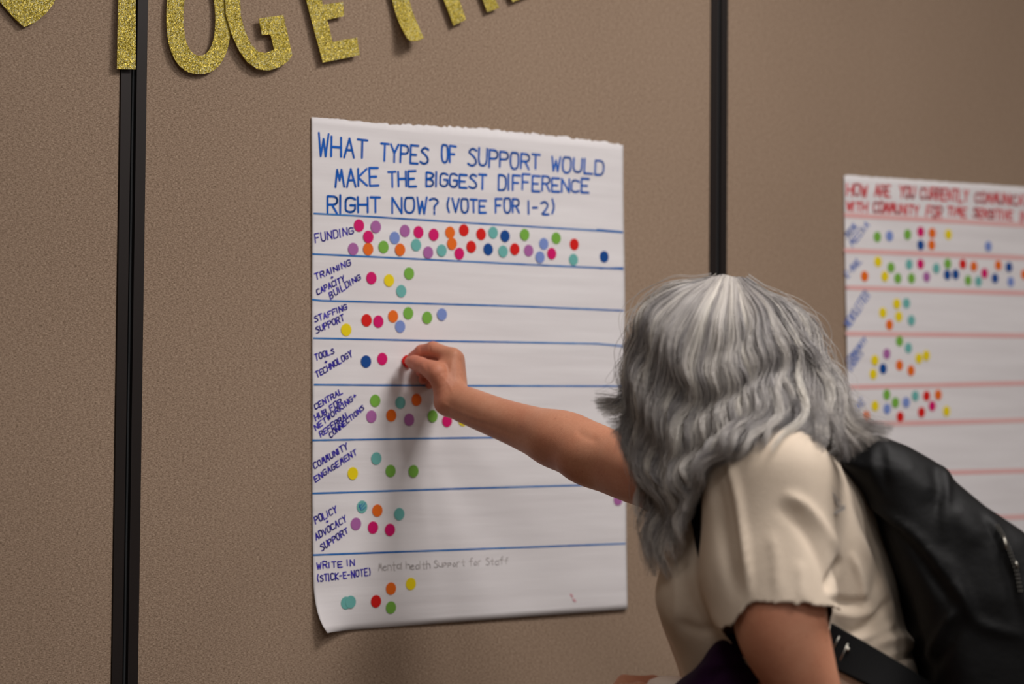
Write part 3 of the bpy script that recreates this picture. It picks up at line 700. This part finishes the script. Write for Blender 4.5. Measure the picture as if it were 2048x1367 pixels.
cut = (isn & (py > hem)) | ((df < dt - .004) & (px < farhem) & (z > 3.22))
cut |= (py > 1440)
cut |= (py < 905) & (np.linalg.norm(sV - P(1520, 890, 3.16), axis=1) < .065)
keep = ~cut; nid = np.cumsum(keep) - 1; sQ = sQ[keep[sQ].all(1)]; sQ = nid[sQ]; sV = sV[keep]
lab = np.arange(len(sV))
while True:
    mn = lab[sQ].min(1); l2 = lab.copy()
    for i in range(4): np.minimum.at(l2, sQ[:, i], mn)
    l2 = l2[l2]
    if (l2 == lab).all(): break
    lab = l2
u_, c_ = np.unique(lab, return_counts=True); keep = lab == u_[c_.argmax()]; nid = np.cumsum(keep) - 1; sQ = nid[sQ[keep[sQ].all(1)]]; sV = sV[keep]
FS = [([(1452, 900), (1474, 990), (1488, 1090), (1502, 1205)], .0065, 11), ([(1425, 930), (1442, 1020), (1455, 1110), (1475, 1200)], -.0045, 16),
      ([(1552, 1008), (1592, 1035), (1625, 1085), (1655, 1150), (1660, 1190)], -.0062, 17), ([(1560, 985), (1610, 1010), (1650, 1060), (1676, 1110)], .0055, 14), ([(1680, 1112), (1668, 1150), (1654, 1185)], -.007, 8),
      ([(1655, 1196), (1700, 1206), (1745, 1200)], -.006, 9), ([(1655, 1222), (1710, 1232), (1760, 1215)], .004, 9), ([(1660, 1245), (1705, 1262), (1750, 1235), (1780, 1190)], -.006, 8), ([(1700, 985), (1738, 1070), (1752, 1150), (1745, 1200)], -.004, 10),
      ([(1720, 1060), (1770, 1180), (1785, 1260)], .005, 12), ([(1700, 1100), (1722, 1160), (1728, 1215)], .004, 9), ([(1740, 1290), (1800, 1275), (1830, 1300)], .008, 14), ([(1770, 1330), (1812, 1312), (1828, 1305)], -.008, 8), ([(1690, 1290), (1760, 1262), (1790, 1240)], .004, 9),
      ([(1380, 1130), (1400, 1200), (1460, 1290)], .003, 14), ([(1350, 1240), (1400, 1260), (1450, 1250)], -.003, 14), ([(1340, 1120), (1352, 1180), (1350, 1260)], .002, 12), ([(1540, 1060), (1552, 1120), (1556, 1200)], .0025, 14), ([(1600, 1120), (1606, 1205)], .003, 12)]
N = vnormals(sV, sQ); sV = sV + N * (noise3(sV, 28, 3) * .0016 + noise3(sV, 60, 5) * .0007)[:, None]
sV = folds(sV, sQ, [(a, b, c * .8) for a, b, c in FS], 1)
shirt = mesh_np('t_shirt', sV, sQ, M_SHIRT, person, BASE); md = shirt.modifiers.new('t', 'SOLIDIFY'); md.thickness = .0016; md.offset = -1

# trousers and shoes, below the picture
tV, tQ = nets([elli(P(1640, 1475, 3.16), (.128, .158, .12), .05)] + legsL[0:2] + legsL[3:5], .007)
tV = tV + vnormals(tV, tQ) * .007
trou = mesh_np('trousers', tV, tQ, M_TROUSER, person, BASE)
for s, ax_ in ((-1, .07), (1, -.10)):
    y = hy + s * .10
    v_, q_ = nets([cone((hx + ax_ + .02, y, .05), (hx + ax_ - .16, y, .042), .046, .036, .02, (1, 1, .85)), cone((hx + ax_ + .0, y, .06), (hx + ax_ - .0, y, .12), .045, .046, .02)], .005)
    v_[:, 2] = np.maximum(v_[:, 2], .008); sh = mesh_np('shoe', v_, q_, M_SHOE, person, BASE)
    v_, q_ = nets([cone((hx + ax_ + .02, y, .012), (hx + ax_ - .16, y, .012), .048, .038, .01, (1, 1, .3))], .004); v_[:, 2] = np.clip(v_[:, 2], 0, .02); mesh_np('sole', v_, q_, M_SOLE, sh, BASE)

def push(pt, gap):
    p = np.array(pt, float)
    for _ in range(6):
        d = float(field(tor, p[None].astype(np.float32))[0])
        if d >= gap: break
        e = 1e-3; gr = np.array([float(field(tor, (p + e * np.eye(3)[i])[None].astype(np.float32))[0]) - d for i in range(3)]); gr /= np.linalg.norm(gr) + 1e-9
        p = p + gr * (gap - d)
    return p
def px_of(k): return k2px(k)

# hair
GD = [  # near-side flow lines, front of the head to the back: (x, y, depth)
    [(1425, 562, 3.17), (1345, 578, 3.15), (1290, 622, 3.15), (1266, 680, 3.14), (1258, 735, 3.13), (1254, 775, 3.13), (1236, 800, 3.12), (1192, 808, 3.12)],
    [(1428, 558, 3.16), (1360, 585, 3.12), (1308, 640, 3.10), (1286, 710, 3.09), (1276, 780, 3.09), (1262, 835, 3.10), (1262, 900, 3.10), (1275, 955, 3.10)],
    [(1435, 556, 3.15), (1385, 590, 3.10), (1346, 650, 3.07), (1326, 720, 3.06), (1322, 790, 3.06), (1298, 850, 3.06), (1286, 930, 3.07), (1312, 1000, 3.07), (1296, 1080, 3.07), (1292, 1150, 3.07)],
    [(1445, 555, 3.15), (1410, 600, 3.08), (1380, 660, 3.05), (1366, 730, 3.04), (1372, 800, 3.04), (1340, 860, 3.04), (1322, 930, 3.04), (1340, 1000, 3.04), (1320, 1080, 3.05), (1328, 1160, 3.05)],
    [(1455, 556, 3.15), (1440, 610, 3.07), (1424, 680, 3.04), (1420, 750, 3.03), (1414, 820, 3.03), (1392, 880, 3.02), (1362, 940, 3.01), (1366, 1010, 3.02), (1350, 1080, 3.03), (1340, 1140, 3.04)],
    [(1465, 558, 3.15), (1475, 620, 3.07), (1476, 700, 3.04), (1474, 780, 3.02), (1462, 850, 3.00), (1424, 900, 2.985), (1396, 945, 2.985), (1384, 1000, 2.99)],
    [(1475, 560, 3.15), (1515, 620, 3.08), (1528, 700, 3.05), (1528, 780, 3.03), (1498, 840, 2.99), (1450, 884, 2.955), (1404, 926, 2.955), (1382, 976, 2.97)],
    [(1480, 561, 3.15), (1548, 620, 3.10), (1575, 700, 3.07), (1586, 780, 3.04), (1574, 838, 2.985), (1540, 876, 2.95), (1500, 896, 2.94)],
    [(1484, 563, 3.16), (1572, 622, 3.12), (1612, 700, 3.09), (1632, 775, 3.06), (1634, 835, 3.01), (1612, 878, 2.97), (1590, 900, 2.95)],
    [(1486, 564, 3.17), (1588, 634, 3.15), (1634, 712, 3.12), (1664, 782, 3.08), (1684, 835, 3.02), (1690, 885, 2.98), (1680, 922, 2.965)],
    [(1488, 565, 3.17), (1592, 632, 3.17), (1644, 712, 3.14), (1676, 780, 3.10), (1708, 826, 3.03), (1744, 850, 2.98), (1786, 866, 2.975)]]
for g_ in GD: g_[0] = (g_[0][0], 550 + abs(g_[0][0] - 1455) * .42, g_[0][2])
NT_ = 30
def resample(g, n=NT_):
    S = spline(g, 10); d = np.r_[0, np.cumsum(np.hypot(*np.diff(S[:, :2], axis=0).T))]; L = d[-1]; d /= L
    t = np.linspace(0, 1, n); return np.stack([np.interp(t, d, S[:, i]) for i in range(3)], 1), L
RG = [resample(g) for g in GD]; GA = np.stack([r[0] for r in RG]); GLn = np.array([r[1] for r in RG])
def flow(u):
    x = np.clip(u, 0, 1) * (len(GD) - 1); i = int(min(x, len(GD) - 2)); f = x - i; f = f * f * (3 - 2 * f) * .5 + f * .5
    return GA[i] * (1 - f) + GA[i + 1] * f, GLn[i] * (1 - f) + GLn[i + 1] * f
pts, rad, tone, cnt = [], [], [], []
tt = np.linspace(0, 1, NT_)
def lock(u, l, ns, spread, amp, lam, ph, ton, tcut=1.0, grow=1.0):
    C, L = flow(u); C = C.copy(); zc = 3.17
    C[:, 2] = zc + (C[:, 2] - zc) * l
    root = C[0].copy(); cl = 1 - .12 * (1 - abs(l)) * np.sin(np.pi * np.minimum(tt * 1.3, 1)) ; C[:, 0] = 1450 + (C[:, 0] - 1450) * cl
    T = np.gradient(C[:, :2], axis=0); T /= np.linalg.norm(T, axis=1)[:, None] + 1e-9; Nn = np.stack([-T[:, 1], T[:, 0]], 1)
    s = tt * L; env = np.clip(tt * 2.4 - .12, 0, 1) ** 1.3
    wv = np.sin(s / lam * 2 * math.pi + ph); wd = np.cos(s / lam * 2 * math.pi + ph)
    for _ in range(ns):
        du = rng.normal(0, 1) * spread; dd = rng.normal(0, 1) * .0045; dp = rng.normal(0, .12); da = 1 + rng.normal(0, .14)
        e2 = np.clip(tt * 3.0, .35, 1) * (1 - .35 * tt)
        w = np.sin(s / lam * 2 * math.pi + ph + dp) if dp else wv
        lat = env * amp * da * w + du * e2 + rng.normal(0, 1.6) * tt ** 2 * 2 + .9 * np.sin(s / 31 + rng.uniform(0, 6.3)) * tt
        dep = env * amp * da * wd * .00062 + dd * e2
        end = tcut * rng.uniform(.80, 1.03) * grow; q = np.clip(tt * end, 0, 1)
        XX = np.interp(q, tt, C[:, 0] + Nn[:, 0] * lat); YY = np.interp(q, tt, C[:, 1] + Nn[:, 1] * lat); DD = np.interp(q, tt, C[:, 2] + dep)
        pts.append(KP(XX, YY, DD)); rad.append(np.interp(tt, [0, .6, 1], [.00034, .00032, .00010])); tone.append(np.clip(ton + rng.normal(0, .09), 0, 1))
for k in range(210):               # visible outer locks
    u = (k + rng.uniform(0, 1)) / 210; l = rng.uniform(.88, 1.07)
    lock(u, l, 58, rng.uniform(4, 8.5), rng.uniform(7, 13) * (1 if u > .1 else .6), 125 + 22 * math.sin(u * 9) + rng.normal(0, 4), 2.6 * math.sin(u * 11) + rng.normal(0, .35), np.clip(.50 + .14 * math.sin(u * 61) + (l - .98) * 1.4 + rng.normal(0, .15), 0, 1), rng.uniform(.85, 1.0) if .08 < u < .9 else 1)
for k in range(190):               # inner mass and far side
    u = rng.uniform(0, 1); l = rng.uniform(-1, .9)
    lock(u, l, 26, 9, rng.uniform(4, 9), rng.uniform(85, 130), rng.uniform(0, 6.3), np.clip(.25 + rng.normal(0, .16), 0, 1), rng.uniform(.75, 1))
for u, ton in ((.335, 1), (.30, .95), (.22, .9), (.05, .8), (.48, .85), (.38, .9), (.13, .85), (.62, .8)):   # bright silver streaks
    lock(u, 1.05, 46, 4.5, 11, 125 + 22 * math.sin(u * 9), 2.6 * math.sin(u * 11), ton * .80)
for k in range(260):               # flyaways
    u = rng.choice([0, 1]) * 1.0 if rng.uniform() < .5 else rng.uniform(0, 1); lock(u, rng.uniform(-.3, 1.12), 1, 20, rng.uniform(5, 13), rng.uniform(60, 150), rng.uniform(0, 6.3), .7)
for a in ([(1640, 900, 2.99), (1650, 940, 2.968), (1662, 985, 2.967), (1676, 1015, 2.972), (1690, 1020, 2.976), (1668, 1032, 2.966)], [(1625, 905, 2.985), (1640, 950, 2.962), (1668, 990, 2.965), (1684, 1010, 2.97)], [(1290, 760, 3.12), (1262, 796, 3.12), (1230, 806, 3.12), (1200, 808, 3.12)]):
    S, L = resample(a)
    if a[0][0] > 1500: S = np.stack(px_of(np.array([push(p, .009) for p in KP(S[:, 0], S[:, 1], S[:, 2])])), 1)
    for _ in range(9 if a[0][0] > 1500 else 110):
        j = S + np.array([1, 1, 0]) * (rng.normal(0, 2.4 if a[0][0] > 1500 else 4.5, 2).tolist() + [0]) * (0.5 + tt[:, None]) + np.array([0, 5, 0]) * (np.sin(tt * 5))[:, None]; pts.append(KP(j[:, 0], j[:, 1], j[:, 2])); rad.append(np.full(NT_, .00025)); tone.append(.55)
n = len(pts); HV = (np.concatenate(pts) - BASE).astype(np.float32)
hc = bpy.data.hair_curves.new('hair'); hc.add_curves([NT_] * n)
hc.position_data.foreach_set('vector', HV.ravel())
ra = hc.attributes.get('radius') or hc.attributes.new('radius', 'FLOAT', 'POINT'); ra.data.foreach_set('value', np.concatenate(rad).astype(np.float32))
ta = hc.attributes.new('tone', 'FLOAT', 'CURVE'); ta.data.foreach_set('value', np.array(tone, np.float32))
def hairmat():
    m = mat('grey_hair', srgb(150, 145, 140), .45, spec=.5); n = NT(m)
    at = n.new('ShaderNodeAttribute', attribute_name='tone')
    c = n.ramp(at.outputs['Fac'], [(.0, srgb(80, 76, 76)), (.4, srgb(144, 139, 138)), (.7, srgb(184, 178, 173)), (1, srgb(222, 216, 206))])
    n.link(c, n.b.inputs['Base Color']); return m
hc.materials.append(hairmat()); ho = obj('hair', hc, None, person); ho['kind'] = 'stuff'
# scalp under the strands
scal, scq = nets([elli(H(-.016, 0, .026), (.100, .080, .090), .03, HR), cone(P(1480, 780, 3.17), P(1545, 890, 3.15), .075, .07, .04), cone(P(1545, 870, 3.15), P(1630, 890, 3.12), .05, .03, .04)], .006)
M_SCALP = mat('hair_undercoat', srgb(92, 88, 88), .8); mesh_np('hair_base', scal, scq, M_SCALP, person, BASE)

# ------------------------------------------------------------------ backpack
bagpoly = [(1668, 925), (1745, 868), (1806, 892), (1870, 932), (1894, 962), (1948, 1010), (1986, 1036), (2022, 1060), (2052, 1108), (2100, 1210), (2130, 1330), (2120, 1460), (2050, 1560), (1940, 1580), (1850, 1520), (1832, 1430), (1842, 1340), (1826, 1280), (1800, 1180), (1762, 1080), (1715, 985)]
BP = KP(np.array([p[0] for p in bagpoly]), np.array([p[1] for p in bagpoly]), np.full(len(bagpoly), 3.13))[:, [0, 2]]
def polysd(X2, poly, r):
    d = np.full(X2.shape[:-1], 1e9, np.float32); ins = np.zeros(X2.shape[:-1], bool); n = len(poly)
    for i in range(n):
        a, b = poly[i], poly[(i + 1) % n]; e = b - a; w = X2 - a; t = np.clip(w @ e / (e @ e), 0, 1)
        q = w - t[..., None] * e; d = np.minimum(d, (q * q).sum(-1))
        c = (a[1] > X2[..., 1]) != (b[1] > X2[..., 1]); xx = e[0] * (X2[..., 1] - a[1]) / (e[1] if abs(e[1]) > 1e-9 else 1e-9) + a[0]; ins ^= c & (X2[..., 0] < xx)
    d = np.sqrt(d); return np.where(ins, -d, d) + r
bc = np.array([BP[:, 0].mean(), 3.13, BP[:, 1].mean()])
def bagf(X, v):
    r = .045; d2 = polysd(X[..., [0, 2]], BP, r); dy = np.abs(X[..., 1] - 3.14) - .14 + r
    # thinner towards the top
    dy = dy + np.clip((X[..., 2] - bc[2]) * .20, 0, .06)
    return np.sqrt(np.maximum(d2, 0) ** 2 + np.maximum(dy, 0) ** 2) + np.minimum(np.maximum(d2, dy), 0) - r
dummy = [elli(np.array([BP[:, 0].mean(), 3.14, BP[:, 1].mean()]), (np.ptp(BP[:, 0]) / 2 + .02, .17, np.ptp(BP[:, 1]) / 2 + .02), .01)]
gV, gQ = nets(dummy, .005, bagf)
gV = folds(gV, gQ, [([(1880, 925), (1896, 965), (1890, 1030), (1888, 1090)], .0055, 6), ([(1868, 925), (1876, 970), (1872, 1040)], -.005, 7), ([(1762, 868), (1766, 930), (1775, 990)], -.004, 7), ([(1740, 880), (1744, 940), (1748, 980)], .002, 6),
                    ([(1706, 990), (1770, 1030), (1830, 1075), (1880, 1140), (1920, 1195), (1945, 1240)], .009, 9), ([(1715, 1010), (1775, 1050), (1830, 1100), (1875, 1160), (1910, 1215)], -.009, 12),
                    ([(1950, 1020), (1990, 1080), (2020, 1160), (2040, 1260)], -.006, 9), ([(1968, 1022), (2006, 1080), (2036, 1150)], .004, 7),
                    ([(1860, 1100), (1900, 1130), (1930, 1190), (1950, 1240), (2000, 1260), (2060, 1275)], .006, 8), ([(1842, 1330), (1870, 1285), (1895, 1240), (1915, 1212)], .008, 9), ([(1865, 1340), (1895, 1290), (1925, 1235)], -.006, 9),
                    ([(1800, 920), (1860, 1000)], .004, 26), ([(1900, 1010), (1960, 1090)], .004, 24)], 2)
gV = gV + vnormals(gV, gQ) * (noise3(gV, 30, 11) * .0025)[:, None]
bag = empty('backpack', k2w(bc) + np.array([0, -CAMD, 0]), 'black leather backpack on the back of the woman in the cream T-shirt', 'backpack', rz=-YAW)
bb = mesh_np('bag_body', gV, gQ, M_LEATHER, bag, bc)

allshirt = tor + slN
def strap(name, path, width, m, parent, base, thick=.004, gap=.006, cling=True):
    S = spline(path, 8)
    if cling: S = np.array([push(p, gap) for p in S])
    for _ in range(2): S[1:-1] = .5 * S[1:-1] + .25 * (S[:-2] + S[2:])
    Vv, Ff = [], []
    T = np.gradient(S, axis=0); T /= np.linalg.norm(T, axis=1)[:, None]
    for i, p in enumerate(S):
        d = float(field(tor, p[None].astype(np.float32))[0]); e = 1e-3
        gr = np.array([float(field(tor, (p + e * np.eye(3)[j])[None].astype(np.float32))[0]) - d for j in range(3)])
        if np.linalg.norm(gr) < 1e-6: gr = np.array([0, -1., 0])
        gr /= np.linalg.norm(gr); s = np.cross(T[i], gr); s /= np.linalg.norm(s) + 1e-9; n_ = np.cross(s, T[i])
        if n_ @ gr < 0: n_ = -n_
        for a, b in ((-.5, 0), (-.45, 1), (.45, 1), (.5, 0)): Vv.append(p + s * a * width + n_ * b * thick - base)
    n = len(S)
    for i in range(n - 1):
        for k in range(4): Ff.append((i * 4 + k, i * 4 + (k + 1) % 4, (i + 1) * 4 + (k + 1) % 4, (i + 1) * 4 + k))
    Ff += [(0, 1, 2, 3), tuple((n - 1) * 4 + k for k in (3, 2, 1, 0))]
    return pyd(name, Vv, Ff, m, parent)
strap('shoulder_strap', [P(1740, 940, 3.09), P(1650, 905, 3.09), P(1570, 885, 3.09), P(1490, 895, 3.09), P(1420, 930, 3.08), P(1408, 1000, 3.05), P(1420, 1080, 3.02), P(1455, 1170, 3.0), P(1515, 1225, 3.0), P(1560, 1270, 3.0)], .045, M_LEATHER, bag, bc)
ls = strap('lower_strap', [P(1560, 1250, 2.99), P(1620, 1268, 3.0), P(1680, 1300, 3.0), P(1740, 1332, 3.0), P(1800, 1366, 3.0), P(1850, 1398, 3.02), P(1900, 1430, 3.05)], .050, M_STRAP, bag, bc, cling=True, gap=.004)
def barK(name, a, b, r, m, parent, base): return pyd(name, *tube(np.array([a, (a + b) / 2, b]) - base, r, 8), m, parent, smooth=True)
for (x0, y0, x1, y1) in ((1677, 1272, 1663, 1296), (1696, 1286, 1676, 1320)):
    a = push(P(x0, y0, 3.0), .011); b = push(P(x1, y1, 3.0), .011); barK('buckle_bar', a, b, .0011, M_STEEL, ls, bc)
q = push(P(1693, 1298, 3.0), .013); bm = bmesh.new(); bmesh.ops.create_icosphere(bm, subdivisions=2, radius=.0028)
for v in bm.verts: v.co += Vector(q - bc)
me = bpy.data.meshes.new('rivet'); bm.to_mesh(me); bm.free(); obj('rivet', me, M_STEEL, ls)
# zip on the outer pocket
def onbag(x, y):                   # first point of the bag seen from the lens side
    pxs, pys, zz = k2px(gV); d = np.hypot(pxs - x, pys - y); i = np.where(d < 9)[0]
    return P(x, y, zz[i].min() - .003 if len(i) else 3.02)
zp = spline([onbag(x, y) for x, y in ((1994, 1050), (2008, 1075), (2020, 1105), (2032, 1140), (2040, 1180))], 5)
z_ = pyd('zipper', *tube(zp - bc, .0022, 8), M_STRAP, bag, smooth=True)
zt, zf = [], []
for i, p in enumerate(zp[:, :]):
    for s in (-.0016, .0016):
        b0 = len(zt)
        for a in (-1, 1):
            for b in (-1, 1):
                for c in (-1, 1): zt.append(p - bc + np.array([s + a * .0007, -.0022 + b * .0006, c * .0010]))
        zf += [tuple(b0 + j for j in f) for f in ((0, 1, 3, 2), (4, 6, 7, 5), (0, 4, 5, 1), (2, 3, 7, 6), (0, 2, 6, 4), (1, 5, 7, 3))]
o_ = pyd('zipper_teeth', zt, zf, M_STEEL, z_)
barK('zipper_pull', onbag(2006, 1072) + (0, -.003, 0), onbag(2012, 1096) + (0, -.006, 0), .0016, M_STEEL, z_, bc)
barK('zipper_pull', onbag(2030, 1122) + (0, -.003, 0), onbag(2034, 1134) + (0, -.005, 0), .0016, M_STEEL, z_, bc)

# ------------------------------------------------------------------ plum garment over the forearm, and the pale cup
jb = P(1450, 1400, 3.05)
jk = [cone(P(1456, 1312, 3.03), P(1418, 1385, 3.05), .022, .030, .02), cone(P(1456, 1316, 3.03), P(1500, 1364, 3.04), .022, .026, .02), cone(P(1428, 1412, 3.06), P(1530, 1420, 3.05), .040, .030, .03), cone(P(1400, 1420, 3.09), P(1410, 1600, 3.08), .045, .05, .03),
      cone(P(1480, 1430, 3.04), P(1475, 1620, 3.05), .045, .05, .03), cone(P(1452, 1300, 3.03), P(1460, 1300, 3.04), .012, .012, .02)]
jV, jQ = nets(jk, .004); jV = jV + vnormals(jV, jQ) * (noise3(jV, 42, 21) * .004)[:, None]
jV = folds(jV, jQ, [([(1400, 1380), (1440, 1345), (1500, 1322), (1520, 1318)], -.008, 9), ([(1385, 1350), (1430, 1330), (1470, 1330)], .004, 9), ([(1420, 1367), (1460, 1345), (1500, 1345)], .005, 8)], 2)
jo = mesh_np('folded_jacket', jV, jQ, M_PURPLE, None, jb)
jo.location = tuple(k2w(jb) + np.array([0, -CAMD, 0])); jo.rotation_euler = (0, 0, -YAW); tag(jo, 'dark plum garment bunched over her bent forearm', 'jacket')
cb = P(1342, 1391, 3.13); cw = k2w(cb) + np.array([0, -CAMD, 0])
cup = empty('paper_cup', tuple(cw - np.array([0, 0, .085])), 'pale rounded cup top held beside the plum garment', 'cup', rz=-YAW)
def lathe(name, prof, m, parent, n=36):
    Vv, Ff = [], []
    for r, z in prof:
        for k in range(n): a = 2 * math.pi * k / n; Vv.append((r * math.cos(a), r * math.sin(a), z))
    for i in range(len(prof) - 1):
        for k in range(n): Ff.append((i * n + k, i * n + (k + 1) % n, (i + 1) * n + (k + 1) % n, (i + 1) * n + k))
    Ff.append(tuple(range(n))[::-1]); Ff.append(tuple(range((len(prof) - 1) * n, len(prof) * n))); return pyd(name, Vv, Ff, m, parent, smooth=True)
lathe('cup_body', [(.026, 0), (.027, .002), (.034, .085)], M_CUP, cup)
lathe('cup_lid', [(.036, .083), (.036, .089), (.034, .092), (.033, .098), (.028, .105), (.018, .109), (.002, .110)], M_CUP, cup)
